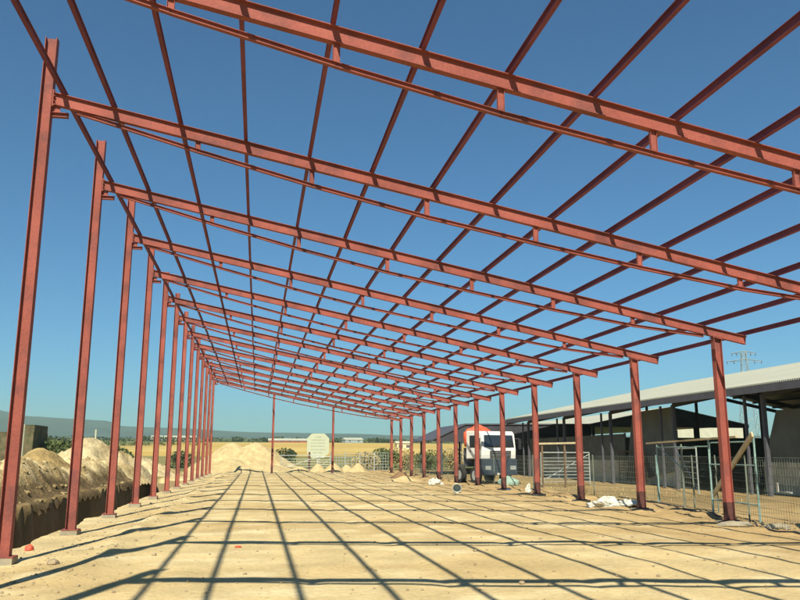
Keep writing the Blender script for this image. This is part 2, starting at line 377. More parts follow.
# ------------------------------------------------------------------ steel frame
Y0, SP = 9.957, 5.0
ZL, SL, PX0, G0, G = 8.538, -.1985, -3.896, .9266, 1.2656
def ztop(X): return ZL + SL*(X - PX0)
FR = thing('steel_building_frame', 'large open steel frame of red primed columns, sloping rafters and purlins', 'steel frame', (4.2, 40, 0))
OFF = Vector((-4.2, -40, 0))
def P(x, y, z): return Vector((x, y, z)) + OFF
def column(x, y, zt, left, w=.215):
    m = MB(); m.ibeam(P(x,y,.06), P(x,y,zt), w, .18, .012, .010, up=(1,0,0))
    c = m.obj('column', STEEL, FR)
    z0 = gz(x, y)
    b = MB(); b.box(*(P(x-.19,y-.15,.05)), *(P(x+.19,y+.15,.072))); b.obj('base_plate', STEEL if left else STEELD, c)
    f = MB(); rr = random.Random(int(y*10+x)); s0 = .20 if left else .32
    vs = []; 
    for zz, ss in ((-.35, s0+.03), (.035+rr.uniform(0,.015), s0)):
        for a, bb in ((-1,-1),(1,-1),(1,1),(-1,1)): vs.append(P(x+a*ss*rr.uniform(.8,1), y+bb*ss*rr.uniform(.75,.95), zz))
    f.add(vs, [(0,3,2,1),(4,5,6,7),(0,1,5,4),(1,2,6,5),(2,3,7,6),(3,0,4,7)]); f.obj('concrete_footing', CONC, c)
    if not left:     # dark coat at the foot, a sleeve 2 mm proud
        d = MB(); d.ibeam(P(x,y,.075), P(x,y,.55+rr.uniform(-.12,.1)), w+.006, .186, .016, .014, up=(1,0,0)); d.obj('dark_foot', STEELD, c)
    else:
        g = MB(); g.prof([(-.1,-.005),(.1,-.005),(0,.005)], P(x+.15,y,.07), P(x+.15,y,.07)+Vector((0,0,.001))) if False else None
    return c
SAG = [(-3.62,.275),(-1.35,.44),(.88,.56),(3.22,.62),(5.52,.60),(7.80,.56),(10.10,.47),(12.20,.285)]
for k in range(-1, 14):
    y = Y0 + SP*k; D = .24
    m = MB(); m.ibeam(P(COLX0+.112, y, ztop(COLX0+.112)-D/2), P(13.50, y, ztop(13.50)-D/2), D, .12, .011, .008)
    r = m.obj('rafter', STEEL, FR)
    t = MB()
    for (xa, da), (xb, db) in zip(SAG, SAG[1:]):
        t.ibeam(P(xa-.005, y, ztop(xa)-da), P(xb+.005, y, ztop(xb)-db), .075, .075, .008, .007)
    t.obj('tie_beam', STEEL, r)
    for (xa, da) in SAG[1:-1]:
        h = MB(); h.ibeam(P(xa, y, ztop(xa)-D-.001), P(xa, y, ztop(xa)-da+.038), .10, .055, .006, .006, up=(1,0,0)); h.obj('hanger', STEEL, r)
    ep = MB(); zc = ztop(COLX0+.13)-D/2; ep.box(*P(COLX0+.109,y-.074,zc-.17), *P(COLX0+.134,y+.074,zc+.17))
    for bz in (-.14,-.05,.05,.14):
        for by in (-.048,.048): ep.tube(P(COLX0+.13,y+by,zc+bz), P(COLX0+.155,y+by,zc+bz), .014, 6)
    ep.obj('end_plate', STEEL, r)
    s = MB(); zb = ztop(COLX0+.3)-D
    s.ibeam(P(COLX0+.110, y, zb-.17), P(COLX0+.42, y, zb-.17), .09, .09, .008, .007)
    s.box(*P(COLX0+.110,y-.004,zb-.13), *P(COLX0+.26,y+.004,zb+.0)); s.obj('seat_bracket', STEEL, r)
    column(COLX0, y, 9.67 + .03*math.sin(k*2.3), True)
    rc = column(COLX1, y, ztop(COLX1)-D-.045, False, .23)
    cp = MB(); zc = ztop(COLX1)-D-.043; cp.add([P(COLX1+a*.15, y+b_*.1, zc+h_+a*.15*SL) for h_ in (0,.014) for a, b_ in ((-1,-1),(1,-1),(1,1),(-1,1))], [(0,3,2,1),(4,5,6,7),(0,1,5,4),(1,2,6,5),(2,3,7,6),(3,0,4,7)])
    for a in (-.11,.11):
        for by in (-.075,.075): cp.tube(P(COLX1+a,y+by,zc+a*SL-.02), P(COLX1+a,y+by,zc+a*SL+.055), .012, 6)
    cp.box(*P(COLX1-.12,y-.07,zc+.01), *P(COLX1+.12,y+.07,zc+.02)); cp.obj('cap_plate', STEEL, rc)
for x in (1.40, 6.99): column(x, Y0+SP*13-.0, ztop(x)-.244, False, .2)
for i in range(15):
    x = PX0 + (0 if i == 0 else G0 + G*(i-1)); D = .12
    x = min(x, 13.44)
    m = MB(); m.ibeam(P(x, 1.5, ztop(x)+D/2+.002), P(x, Y0+SP*13+.25, ztop(x)+D/2+.002), D, .064, .008, .006, up=(0,0,1))
    p = m.obj('purlin', STEELP, FR)

# ------------------------------------------------------------------ fences on the right
def wire_grid(p0, p1, z0, z1, sx, sz, r=.004):
    m = MB(); p0 = Vector(p0); p1 = Vector(p1); L = (p1-p0).length; n = max(1, int(L/sx))
    for i in range(n+1):
        q = p0.lerp(p1, i/n); m.tube((q.x,q.y,z0), (q.x,q.y,z1), r, 4)
    k = max(1, int((z1-z0)/sz))
    for j in range(k+1):
        z = z0 + (z1-z0)*j/k; m.tube((p0.x,p0.y,z), (p1.x,p1.y,z), r*1.1, 4)
    return m
path = [(11.9,15.2),(13.0,19.7),(13.9,22.6),(14.75,25.4),(15.12,28.6),(14.9,34.0),(14.2,40.0),(13.6,45.0),(13.4,51.0),(13.4,58.0),(13.4,65.0),(13.4,72.0)]
wf = thing('mesh_fence', 'dark wire mesh fence with thin posts behind the right columns, wooden plank leaning on it', 'fence')
for i, (a, b) in enumerate(zip(path, path[1:])):
    z = gz(*a)
    wire_grid((a[0]+.03,a[1],0), (b[0]+.03,b[1]-.06,0), .04, 1.72, .15, .20, .004).obj('mesh_panel', DKGREEN, wf)
for i, a in enumerate(path):
    m = MB(); m.tube((a[0],a[1],-.3), (a[0],a[1],1.78), .022, 8); m.obj('post', DKGREEN if i != 4 else TEAL, wf)
# scaffold bay beside second right column
def trestle(label, p0, p1, zt, material, rungs=(.35,1.3,1.95), plank=True, diag=True):
    t = thing('scaffold_frame', label, 'scaffold', (p0[0],p0[1],0))
    q0 = Vector((0,0,0)); q1 = Vector((p1[0]-p0[0], p1[1]-p0[1], 0)); up = Vector((0,0,1))
    for q in (q0, q1):
        m = MB(); m.tube(q - up*.1, q + up*zt, .028, 8); m.obj('upright', material, t)
    m = MB()
    for z in rungs: m.tube(q0+up*z, q1+up*z, .02, 8)
    m.obj('rail', material, t)
    if diag:
        m = MB(); m.tube(q0+up*rungs[0]+Vector((0,.03,0)), q1+up*rungs[-1]+Vector((0,.03,0)), .02, 6); m.obj('brace', material, t)
    return t
trestle('teal painted tube scaffold frame with rungs just right of the nearest right column', (13.62,21.6), (14.0,20.6+.0), 2.35, TEAL, (.4,1.35,2.0,2.3), diag=False) if False else None
t1 = trestle('teal tube scaffold frame with rungs, standing right of the nearest right column', (13.72,22.6), (13.45,19.9), 2.25, TEAL, (.45,1.5,2.15), diag=False)
t2 = trestle('taller teal scaffold bay with a wooden top rail, left of the nearest right column', (14.85,28.0), (14.10,23.2), 2.15, TEAL, (2.05,), diag=False)
m = MB(); m.tube((0,0,0),(0,0,2.15),.035,8); m.obj('upright', DKGREEN, t2).location = (-.35,-2.4,0)
m = MB(); m.tube((-.02,-.1,2.1),(-.33,-2.3,1.35),.018,6); m.obj('brace', TEAL, t2)
m = MB(); m.bar((14.93,28.9,2.22),(13.60,20.9,2.30),.08,.06); tag(m.obj('timber_rail', WOOD), 'long weathered timber rail resting along the tops of the teal scaffold', 'timber')
m = MB(); m.bar((13.53,22.2,.62),(12.85,19.05,2.32),.05,.15,up=(0,0,1)); tag(m.obj('plank', WOOD), 'pale wooden plank leaning diagonally across the wire mesh fence', 'plank')
m = MB(); m.box(-.085,-.006,-.11,.085,.006,.11); tg = m.obj('tag_board', PLAS, loc=(12.42,17.6,1.02)); tag(tg, 'small white board with a dark mark hung on the wire mesh', 'board'); tg.rotation_euler = (0,0,R(70))
q = MB(); q.box(-.03,-.010,-.05,-.012,-.0065,.04); q.box(.012,-.010,-.05,.03,-.0065,.04); q.box(-.03,-.0095,-.068,.03,-.0065,-.05); q.obj('mark', BLACKP, tg)
m = MB(); m.tube((12.33,17.35,.93),(12.18,16.75,.93),.02,6); tag(m.obj('pipe', GALV), 'short pale pipe tied to the mesh fence right of the white board', 'pipe')

# cattle gates, barn yard
def cattle_gate(label, loc, rz, w=3.0, h=1.5, n=6, material=GALV, group='galvanised cattle gates in the yard'):
    t = thing('cattle_gate', label, 'gate', loc, rz, group)
    m = MB()
    for x in (-w/2, w/2): m.tube((x,0,0),(x,0,h),.035,8)
    m.tube((-w/2,0,h),(w/2,0,h),.035,8); m.obj('gate_frame', material, t)
    m = MB()
    for i in range(n): z = .18 + (h-.3)*i/n; m.tube((-w/2,0,z),(w/2,0,z),.024,6)
    m.obj('rail', material, t)
    m = MB(); m.tube((-w/2,.03,.2),(w/2,.03,h-.1),.02,6); m.obj('brace', material, t)
    return t
cattle_gate('galvanised rail gate standing under the timber trestle between two right columns', (18.4,46.0,0), R(8), 3.3, 1.9, 8)
cattle_gate('galvanised rail gate against the barn wall, seen through the scaffold', (21.0,36.6,0), R(70), 5.0, 2.1, 7)
cattle_gate('brownish rail gate leaning against the green net panel', (23.5,47.6,0), R(85), 4.6, 2.0, 9, BROWNWOOD)
tt = thing('timber_trestle', 'rough timber trestle with a pale crossbar in front of the rail gate', 'trestle', (17.0,43.2,0))
for x in (-1.1,.25): m = MB(); m.bar((x,0,-.1),(x,0,2.35),.09,.09,up=(0,1,0)); m.obj('post', BROWNWOOD, tt)
m = MB(); m.bar((-1.5,-.05,2.38),(1.1,-.05,2.44),.1,.1); m.obj('crossbar', WOOD, tt)

# ------------------------------------------------------------------ barns
B1 = thing('open_barn', 'long open sided barn with a cream sheet roof on dark posts, to the right', 'barn', (22,40,0))
def Q(x, y, z): return Vector((x-22, y-40, z))
YA, YB, EX, EZ, RX, RZ, BX = 12., 69., 22., 4.86, 39., 8.40, 56.
def roof_sheet(parent, Qf, x0, z0, x1, z1, ya, yb, material, name='roof'):
    m = MB(); t = .07
    vs = [Qf(x0,ya,z0),Qf(x1,ya,z1),Qf(x1,yb,z1),Qf(x0,yb,z0)]; vs += [v + Vector((0,0,t)) for v in vs]
    m.add(vs, [(0,3,2,1),(4,5,6,7),(0,1,5,4),(1,2,6,5),(2,3,7,6),(3,0,4,7)]); return m.obj(name, material, parent)
roof_sheet(B1, Q, EX, EZ, RX, RZ, YA, YB, CREAM); roof_sheet(B1, Q, RX+.003, RZ, BX, EZ, YA, YB, CREAM)
for xx in np.arange(EX+.25, BX, 2.05):
    z = EZ + (RZ-EZ)*(1-abs(xx-RX)/17) - .09
    m = MB(); m.bar(Q(xx,YA+.05,z), Q(xx,YB-.05,z), .07, .16); m.obj('purlin', UNDER, B1)
m = MB(); m.box(*Q(EX-.04,YA,EZ-.34), *Q(EX+.06,YB,EZ-.02)); m.obj('eave_beam', UNDER, B1)
for y in np.arange(16.5, 69, 8.0):
    for x, zt in ((22.6, 4.7),(33.5,7.0),(44.5,7.0),(55.4,4.7)):
        m = MB(); m.bar(Q(x,y,-.1), Q(x,y,zt-.2), .17,.17, up=(1,0,0)); m.obj('post', UNDER, B1)
    m = MB(); m.bar(Q(22.6,y+1.4,-.1), Q(22.6,y+1.4,4.5), .11,.11, up=(1,0,0)); m.obj('post', UNDER, B1)
    m = MB()
    for (xa,za),(xb,zb) in (((22.6,4.62),(39,7.95)),((39,7.95),(55.4,4.62))): m.bar(Q(xa,y,za-.1), Q(xb,y,zb-.1), .16,.34)
    m.obj('truss', UNDER, B1)
for y in (YB-.1,):
    m = MB()
    for (xa,za),(xb,zb) in (((22.1,4.6),(39,8.02)),((39,8.02),(55.9,4.6))): m.bar(Q(xa,y,za-.05), Q(xb,y,zb-.05), .12,.30)
    m.obj('gable_truss', UNDER, B1)
# far gable low wall
m = MB(); m.box(*Q(24.2,68.9,-.1), *Q(55.4,69.1,3.35)); m.obj('end_wall', NET, B1)
m = MB(); m.box(*Q(55.6,12,-.1), *Q(55.8,68.8,3.9)); m.obj('back_wall', NET, B1)
# side wall
m = MB(); m.box(*Q(23.95,42.5,-.1), *Q(24.15,68.8,1.42)); m.obj('low_wall', WALLC, B1)
m = MB(); m.box(*Q(24.02,49.5,1.425), *Q(24.08,68.8,3.15)); m.obj('net_curtain', NET, B1)
m = MB(); a = [(42.6,.9),(47.8,.2),(49.3,.2),(47.9,4.45),(42.6,4.55)]
vs = [Q(23.86,y,z) for y,z in a] + [Q(23.92,y,z) for y,z in a]; m.add(vs, [(0,1,2,3,4),(9,8,7,6,5)] + [(i,i+5,(i+1)%5+5,(i+1)%5) for i in range(5)]); m.obj('net_curtain', NETG, B1)
m = MB(); m.box(*Q(23.95,14,-.1), *Q(24.15,34.8,1.45)); m.obj('low_wall', WALLC, B1)
m = MB(); a = [(14,1.455),(34.8,1.455),(33.6,3.85),(14,3.85)]
vs = [Q(24.0,y,z) for y,z in a] + [Q(24.1,y,z) for y,z in a]; m.add(vs, [(0,1,2,3),(7,6,5,4)] + [(i,i+4,(i+1)%4+4,(i+1)%4) for i in range(4)]); m.obj('net_curtain', NETG, B1)
# lamp under the eave
m = MB(); m.tube(Q(21.95,34.6,4.25),Q(21.95,34.6,4.55),.06,8); m.tube(Q(21.95,34.6,4.1),Q(21.95,34.6,4.28),.13,8,r1=.07); m.obj('eave_lamp', GALV, B1)

# inner furnishing in the barn: feed barriers
for y, lb in ((40.5,'low rail feed barrier inside the open barn, seen through the scaffold'),(55,'low rail feed barrier deep inside the open barn')):
    cattle_gate(lb, (33,y,0), R(5), 12, 1.5, 5, GALV, 'feed barriers in the barn')

B2 = thing('gabled_barn', 'second barn with a low gabled cream roof, seen beneath the open barn roof', 'barn', (39.8,90,0))
def Q2(x, y, z): return Vector((x-39.8, y-90, z))
roof_sheet(B2, Q2, 31.0, 4.60, 39.2, 6.25, 70.6, 122, CREAM); roof_sheet(B2, Q2, 39.203, 6.25, 47.4, 4.60, 70.6, 122, CREAM)
m = MB(); a = [(31.0,4.36),(47.4,4.36),(47.4,4.58),(39.2,6.23),(31.0,4.58)]
vs = [Q2(x,70.7,z) for x,z in a]+[Q2(x,70.8,z) for x,z in a]; m.add(vs, [(0,1,2,3,4),(9,8,7,6,5)]+[(i,i+5,(i+1)%5+5,(i+1)%5) for i in range(5)]); m.obj('gable_panel', NET, B2)
for x in (31.3,36.6,41.8,47.1):
    for y in (71,84,97,110,121): m = MB(); m.bar(Q2(x,y,-.1), Q2(x,y,4.55),.22,.22,up=(1,0,0)); m.obj('post', UNDER, B2)
m = MB(); m.box(*Q2(31.4,121.2,-.1), *Q2(47.2,121.4,2.2)); m.obj('end_wall', WALLC, B2)

DKNET = mat('dark shed boarding', (.045,.045,.055), .8, 0, .2, 1)
B3 = thing('lean_to_shed', 'dark roofed low shed behind the white truck', 'shed', (23,74,0))
def Q3(x, y, z): return Vector((x-23, y-74, z))
pr = [(15.4,2.95),(18.6,4.42),(30.8,4.50)]
m = MB(); t = .12
for (xa,za),(xb,zb) in zip(pr, pr[1:]):
    vs = [Q3(xa,70.2,za),Q3(xb,70.2,zb),Q3(xb,80,zb),Q3(xa,80,za)]; vs += [v+Vector((0,0,t)) for v in vs]
    m.add(vs, [(0,3,2,1),(4,5,6,7),(0,1,5,4),(1,2,6,5),(2,3,7,6),(3,0,4,7)])
m.obj('roof', DKROOF, B3)
m = MB(); a = [(18.6,2.9),(30.8,2.9),(30.8,4.47),(18.6,4.41),(15.5,2.99),(16.0,2.9)]; n=len(a)
vs = [Q3(x,70.3,z) for x,z in a]+[Q3(x,70.36,z) for x,z in a]; m.add(vs, [tuple(range(n)), tuple(range(2*n-1,n-1,-1))]+[(i,i+n,(i+1)%n+n,(i+1)%n) for i in range(n)]); m.obj('gable_board', DKNET, B3)
m = MB(); m.box(*Q3(20.6,70.5,-.1), *Q3(30.6,70.7,2.88)); m.obj('wall', DKNET, B3)
for x in (16.4,20.4): m = MB(); m.bar(Q3(x,70.45,-.1), Q3(x,70.45,3.2),.16,.16,up=(1,0,0)); m.obj('post', UNDER, B3)
for x in (16.4,20.4): m = MB(); m.bar(Q3(x,79.5,-.1), Q3(x,79.5,3.2),.16,.16,up=(1,0,0)); m.obj('post', UNDER, B3)

TX, TY = 14.75, 47.6
# ------------------------------------------------------------------ truck (local: front at -y)
TK = thing('cab_truck', 'white flat fronted truck with dark bumper parked nose toward the steel frame', 'truck', (TX,TY,0), R(15))
def bevobj(m, name, ma, par, w=.05, seg=3):
    o = m.obj(name, ma, par); b = o.modifiers.new('b','BEVEL'); b.width = w; b.segments = seg; return o
m = MB(); W = 1.22
prof_ = [(0.03,1.50),(-.02,2.05),(.12,3.0),(.30,3.20),(1.95,3.24),(2.0,1.50)]
n = len(prof_); vs = [(-W,y,z) for y,z in prof_]+[(W,y,z) for y,z in prof_]
m.add(vs, [tuple(range(n)), tuple(range(2*n-1,n-1,-1))]+[(i,i+n,(i+1)%n+n,(i+1)%n) for i in range(n)])
cab = bevobj(m, 'cab', WHITEP, TK, .06)
def slab(pts, off, name, ma, par, th=.02):     # quad pushed out along off
    o = Vector(off); vs = [Vector(p) for p in pts]; n = len(vs)
    m = MB(); m.add(vs + [v+o*th for v in vs], [tuple(range(n-1,-1,-1)), tuple(range(n,2*n))]+[(i,(i+1)%n,n+(i+1)%n,n+i) for i in range(n)]); return m.obj(name, ma, par)
ws = slab([(-1.08,.0,2.22),(1.08,.0,2.22),(1.03,.105,2.96),(-1.03,.105,2.96)], (0,-1,.13), 'windscreen', GLASS, cab)
slab([(-.70,-.03,1.60),(.78,-.03,1.60),(.80,-.05,2.0),(-.70,-.05,2.0)], (0,-1,0), 'grille', BLACKP, cab, .03)
m = MB()
for z in (1.68,1.78,1.88): m.box(-.66,-.09,z,.74,-.07,z+.02)
m.obj('grille_slat', GALV, cab)
for sx in (-1,1):
    dr = slab([(sx*1.222,.42,1.56),(sx*1.222,1.62,1.56),(sx*1.222,1.62,3.0),(sx*1.222,.42,3.0)][::(1 if sx<0 else -1)], (sx,0,0), 'door', WHITEP, cab, .012)
    slab([(sx*1.236,.44,2.2),(sx*1.236,1.5,2.2),(sx*1.236,1.5,2.95),(sx*1.236,.56,2.95)][::(1 if sx<0 else -1)], (sx,0,0), 'side_window', GLASS, dr, .01)
    m = MB(); m.box(sx*1.24-.01,1.35,1.95,sx*1.24+.03,1.55,2.0); m.obj('handle', BLACKP, dr)
    mr_ = MB(); mr_.tube((sx*1.22,.15,2.75),(sx*1.5,.0,2.75),.02,6); mr_.box(sx*1.5-.09,-.05,2.1,sx*1.5+.09,.02,2.75); mr_.obj('mirror', BLACKP, cab)
    wi = MB(); wi.box(sx*.45-.35,-.05,2.25,sx*.45+.35,-.03,2.27); wi.obj('wiper', BLACKP, cab)
m = MB(); m.box(-1.24,-.12,.52,1.24,1.0,1.485); bevobj(m, 'bumper', mat('navy plastic', (.03,.045,.07), .5), TK, .05)
for sx in (-1,1):
    m = MB(); m.box(sx*.9-.2,-.145,.86,sx*.9+.2,-.122,1.1); m.obj('headlight', GALV, TK)
m = MB(); m.box(-.26,-.14,.55,.26,-.122,.67); m.obj('number_plate', PLAS, TK)
m = MB(); m.box(-.42,.9,.62,.42,3.6,.9); m.obj('chassis', BLACKP, TK)
bd = MB(); bd.box(-.85,2.2,1.02,1.15,3.6,1.14); bd.box(-.7,2.2,1.14,1.05,2.28,2.5); bd.box(-.6,2.3,1.14,.9,3.4,2.2)
bd.obj('load_bed', UNDER, TK)
for y in (1.05, 2.95):
    for sx in (-1,1):
        m = MB(); m.tube((sx*.92,y,.5),(sx*1.2,y,.5),.5,24); wl = m.obj('wheel', RUBBER, TK)
        m = MB(); m.tube((sx*1.10,y,.5),(sx*1.205,y,.5),.29,18); m.obj('rim', GALV, wl)
# red tarpaulin load
m = MB(); m.blob((0,0,0), 1.0, .6, .92, 4, .14, 28, 14, zmin=-.45)
o = m.obj('tarpaulin_load', REDTARP, smooth=True); o.rotation_euler = (0,0,R(15))
c_, s_ = math.cos(R(15)), math.sin(R(15)); lx, ly = .1, 2.75
o.location = (TX + lx*c_ - ly*s_, TY + lx*s_ + ly*c_, 2.72); tag(o, 'orange red tarpaulin covered load heaped behind the white cab', 'load')

# ------------------------------------------------------------------ far end: fence, board, gates
FF = thing('grid_fence', 'galvanised square grid fence across the far end, right of the gable columns', 'fence')
for i in range(4):
    xa = 7.6 + 1.6*i; yy = 84 + .3*i
    wire_grid((xa+.04,yy,0),(xa+1.56,yy+.28,0), .1, 1.75+.06*i, .26, .30, .022).obj('mesh_panel', GALV, FF)
    m = MB(); m.tube((xa,yy,-.2),(xa,yy,2.0),.05,8); m.obj('post', GALV, FF)
for i in range(3):
    xs_ = (2.1, 8.9-.0, 0)[i] if False else (3.2, 0, 0)[i]
cattle_gate('low galvanised rail gate left of the dark post, beyond the sand pile', (4.6,86.5,0), R(2), 4.2, 1.65, 5, GALV, 'rail gates at the far end')
cattle_gate('low galvanised rail gate between the octagonal board and the grid fence', (7.9-.6,88,0), R(-2), 1.6, 1.5, 5, GALV, 'rail gates at the far end')
m = MB(); m.bar((5.6,87.0,-.1),(5.6,87.0,2.0),.28,.2,up=(1,0,0)); tag(m.obj('dark_post', STEELD), 'short thick dark post beside the octagonal board', 'post')
OB = thing('octagonal_board', 'pale octagonal board with faded lines of lettering on a post, at the far end', 'sign board', (6.95,93,0))
m = MB(); w, h, c = 1.28, 1.38, .55
pts = [(-w+c,-h),(w-c,-h),(w,-h+c),(w,h-c),(w-c,h),(-w+c,h),(-w,h-c),(-w,-h+c)]
vs = [(a,-.06,2.75+b) for a,b in pts]+[(a,.06,2.75+b) for a,b in pts]; m.add(vs, [tuple(range(8)), tuple(range(15,7,-1))]+[(i,i+8,(i+1)%8+8,(i+1)%8) for i in range(8)]); m.obj('panel', PALE, OB)
m = MB(); rr = random.Random(9)
for z, ww in ((3.75,.4),(3.4,.75),(3.05,.85),(2.7,.8),(2.3,.85),(1.95,.6)):
    x = -ww
    while x < ww: L_ = rr.uniform(.08,.22); m.box(x,-.072,z-.05,min(x+L_,ww),-.062,z+.05); x += L_+.06
m.obj('lettering', GREYT, OB)
m = MB(); m.bar((0,.1,-.1),(0,.1,2.6),.12,.12,up=(1,0,0)); m.obj('post', WOOD, OB)

# ------------------------------------------------------------------ litter on the site
def crumple(name, label, cat, loc, rx, ry, rz, ma, seed, amp=.35, n=26, mm=14):
    m = MB(); m.blob((0,0,0), rx, ry, rz, seed, amp, n, mm, zmin=-.02); o = m.obj(name, ma, loc=(loc[0],loc[1],gz(*loc)+.02)); return tag(o, label, cat)
crumple('plastic_sheet', 'crumpled white plastic sheet on the ground between the two nearest right columns', 'plastic sheet', (12.15,26.6), .62, .45, .26, PLAS, 3, .42, 34, 20)
crumple('plastic_sheet', 'flattened end of white sheeting trailing toward the second nearest right column', 'plastic sheet', (12.72,26.3), .42, .3, .15, PLAS, 13, .35)
crumple('plastic_bag', 'small white crumpled bag beside the low soil heap', 'bag', (10.7,47.6), .42, .3, .28, PLAS, 5)
crumple('tarpaulin_heap', 'pale green tarpaulin heap behind the middle right columns', 'tarpaulin', (14.6,45.5), .62, .45, .45, TARPG, 6, .2)
crumple('plastic_bag', 'tiny white bag at the foot of a middle right column', 'bag', (12.75,39.7), .17, .13, .15, PLAS, 8)
crumple('plastic_bag', 'upright white bag beside the fourth right column', 'bag', (12.25,35.2), .12, .1, .3, PLAS, 9)
bk = thing('bucket', 'grey bucket lying on its side with its mouth toward the camera', 'bucket', (9.35,37.0,gz(9.35,37)+.21), R(-14))
m = MB(); n = 20
for (ra, ya, rb, yb) in ((.21,-.2,.17,.2),(.19,-.19,.155,.18)): 
    for i in range(n):
        a0, a1 = 2*math.pi*i/n, 2*math.pi*(i+1)/n
        m.add([(ra*math.cos(a0),ya,ra*math.sin(a0)),(ra*math.cos(a1),ya,ra*math.sin(a1)),(rb*math.cos(a1),yb,rb*math.sin(a1)),(rb*math.cos(a0),yb,rb*math.sin(a0))],[(0,1,2,3)])
m.add([(.17*math.cos(2*math.pi*i/n),.2,.17*math.sin(2*math.pi*i/n)) for i in range(n)],[tuple(range(n))]); m.obj('shell', GALV, bk)
m = MB()
for i in range(n):
    a0, a1 = 2*math.pi*i/n, 2*math.pi*(i+1)/n; m.tube((.2*math.cos(a0),-.2,.2*math.sin(a0)),(.2*math.cos(a1),-.2,.2*math.sin(a1)),.018,6)
m.obj('rim', GALV, bk)
crumple('red_container', 'battered orange red plastic container at the trench edge between the first two left columns', 'container', (-4.3,16.95), .085, .08, .09, REDB, 10, .15, 14, 8)
crumple('red_scrap', 'tiny red scrap lying on the pale floor between two shadow lines', 'scrap', (-.3,16.35), .07, .04, .02, REDB, 11, .3, 10, 6)
crumple('stone', 'fist sized brown stone on the pale floor near the first left column', 'stone', (-3.25,14.35), .10, .08, .07, STONEM, 12, .15, 12, 8)
crumple('stone', 'flat pale block of broken concrete at the foot of the nearest right column', 'stone', (12.1,19.0), .5, .25, .09, CONC, 14, .2, 16, 8)
crumple('stone', 'second broken concrete lump right of the nearest right column', 'stone', (13.0,18.6), .35, .25, .10, CONC, 15, .2, 16, 8)
m = MB(); m.bar((-7.9,26.2,-.62),(-7.9,28.3,-.60),.06,.05); tag(m.obj('pipe', WOOD), 'short pale pipe sticking out along the dark trench wall', 'pipe')
# a thin dark line, drawn as a tube, along the foot of the mesh fence
m = MB(); pts = [(15.6,33,.05),(14.6,27,.03),(13.9,24.6,.04),(13.6,22.9,.06),(13.0,20.6,.03),(12.9,19.4,.05),(12.1,17.6,.02),(11.9,15.5,.03)]
pts = [Vector((x,y,gz(x,y)+.03)) for x,y,z in pts]
for i in range(len(pts)-1):
    for k in range(6):
        a = pts[i].lerp(pts[i+1],k/6); b = pts[i].lerp(pts[i+1],(k+1)/6); a.z = gz(a.x,a.y)+.02; b.z = gz(b.x,b.y)+.02; m.tube(a,b,.022,6)
tag(m.obj('dark_line', BLACKP), 'thin black line along the foot of the wire mesh fence', 'dark_line')

# ------------------------------------------------------------------ left background
ST = thing('stone_hut', 'ruined brown stone hut beyond the earth bank at the far left', 'hut', (-23.4,79,0))
m = MB(); m.box(-6,-2.5,-.2,-.1+3.6,2.5,3.7); m.box(1.9,-2.3,3.7,3.5,2.3,4.35); m.box(-6,-2.3,3.7,-1.2,2.3,4.1); m.obj('wall', STONEWALL, ST)
m = MB(); m.box(-1.8,-2.53,.2,-1.0,-2.45,2.1); m.obj('door', UNDER, ST)
m = MB(); m.tube((-16.85,62,-.2),(-16.85,62,3.9),.14,8); tag(m.obj('pale_post', PALE), 'pale upright post standing before the ruined stone hut', 'post')
m = MB(); m.tube((-17.5,92,-.2),(-17.5,92,4.4),.11,8); tag(m.obj('pale_post', PALE), 'thin pale post behind the tall earth mound', 'post')
def bush(name, label, cat, x, y, rx, ry, rz, cnt, size, ma, seed, group=None, trunk=True):
    t = thing(name, label, cat, (x,y,gz(x,y)), 0, group)
    m = MB(); m.leaves((0,0,rz*.95), rx, ry, rz, cnt, size, seed); m.obj('crown', ma, t)
    m = MB(); rr = random.Random(seed)
    m.tube((0,0,-.2),(rr.uniform(-.1,.1),0,rz*.9),.07*rz/1.5+.02,6,r1=.03)
    for a in range(4): an = a*1.7; m.tube((0,0,rz*.35),(math.cos(an)*rx*.5,math.sin(an)*ry*.5,rz*1.2),.03,5,r1=.01)
    m.obj('trunk', BROWNWOOD, t); return t
bush('bush','wide dark green bush right of the stone hut','bush',-21.5,95,3.2,2.5,1.7,1500,.22,LEAFD,1)
bush('bush','low olive green bush farther right beside the stone hut','bush',-17.5,98,2.8,2.2,1.3,1300,.2,LEAF,2)
bush('bush','dusky bush immediately behind the rounded ochre mound','bush',-19.0,80,2.8,2.0,1.5,1300,.2,LEAF,3)
bush('bush','lone dark bush on the right shoulder of the large sand pile','bush',3.4,103,1.5,1.3,1.2,900,.18,LEAFD,4)
bush('bush','small dark bush on the left shoulder of the large sand pile','bush',-9.6,104,1.6,1.3,1.0,800,.18,LEAFD,14)
gl = ['leftmost olive bush of the row behind the right columns','second olive bush of the row behind the right columns','middle olive bush of the row behind the right columns','fourth olive bush of the row behind the right columns','olive bush of the row nearest the dark shed']
for i, x in enumerate((11.6,14.2,16.6,19.3,22.4)):
    bush('bush', gl[i], 'bush', x, 88+(i*7)%5, 1.7, 1.3, [.95,1.15,1.25,1.1,1.2][i], 1100, .15, LEAF if i%2 else DRY, 20+i, 'row of bushes behind the right columns')
# weeds under the fence, spoil: stuff
m = MB(); rr = random.Random(77)
for _ in range(1500):
    k = rr.random()
    if k < .45: x, y = rr.uniform(14.8,20), rr.uniform(30,70)
    elif k < .8: x, y = rr.uniform(12.5,26), rr.uniform(68,84)
    else: x, y = rr.uniform(-26,-16), rr.uniform(50,95)
    h = rr.uniform(.05,.17); z = gz(x,y)-.02
    for b in range(3):
        a = rr.uniform(0,6.28); w = .02; dx, dy = math.cos(a), math.sin(a); l = h*.5
        m.add([(x-dy*w,y+dx*w,z),(x+dy*w,y-dx*w,z),(x+dx*l,y+dy*l,z+h)],[(0,1,2)])
tag(m.obj('dry_grass', DRY), kind='stuff')
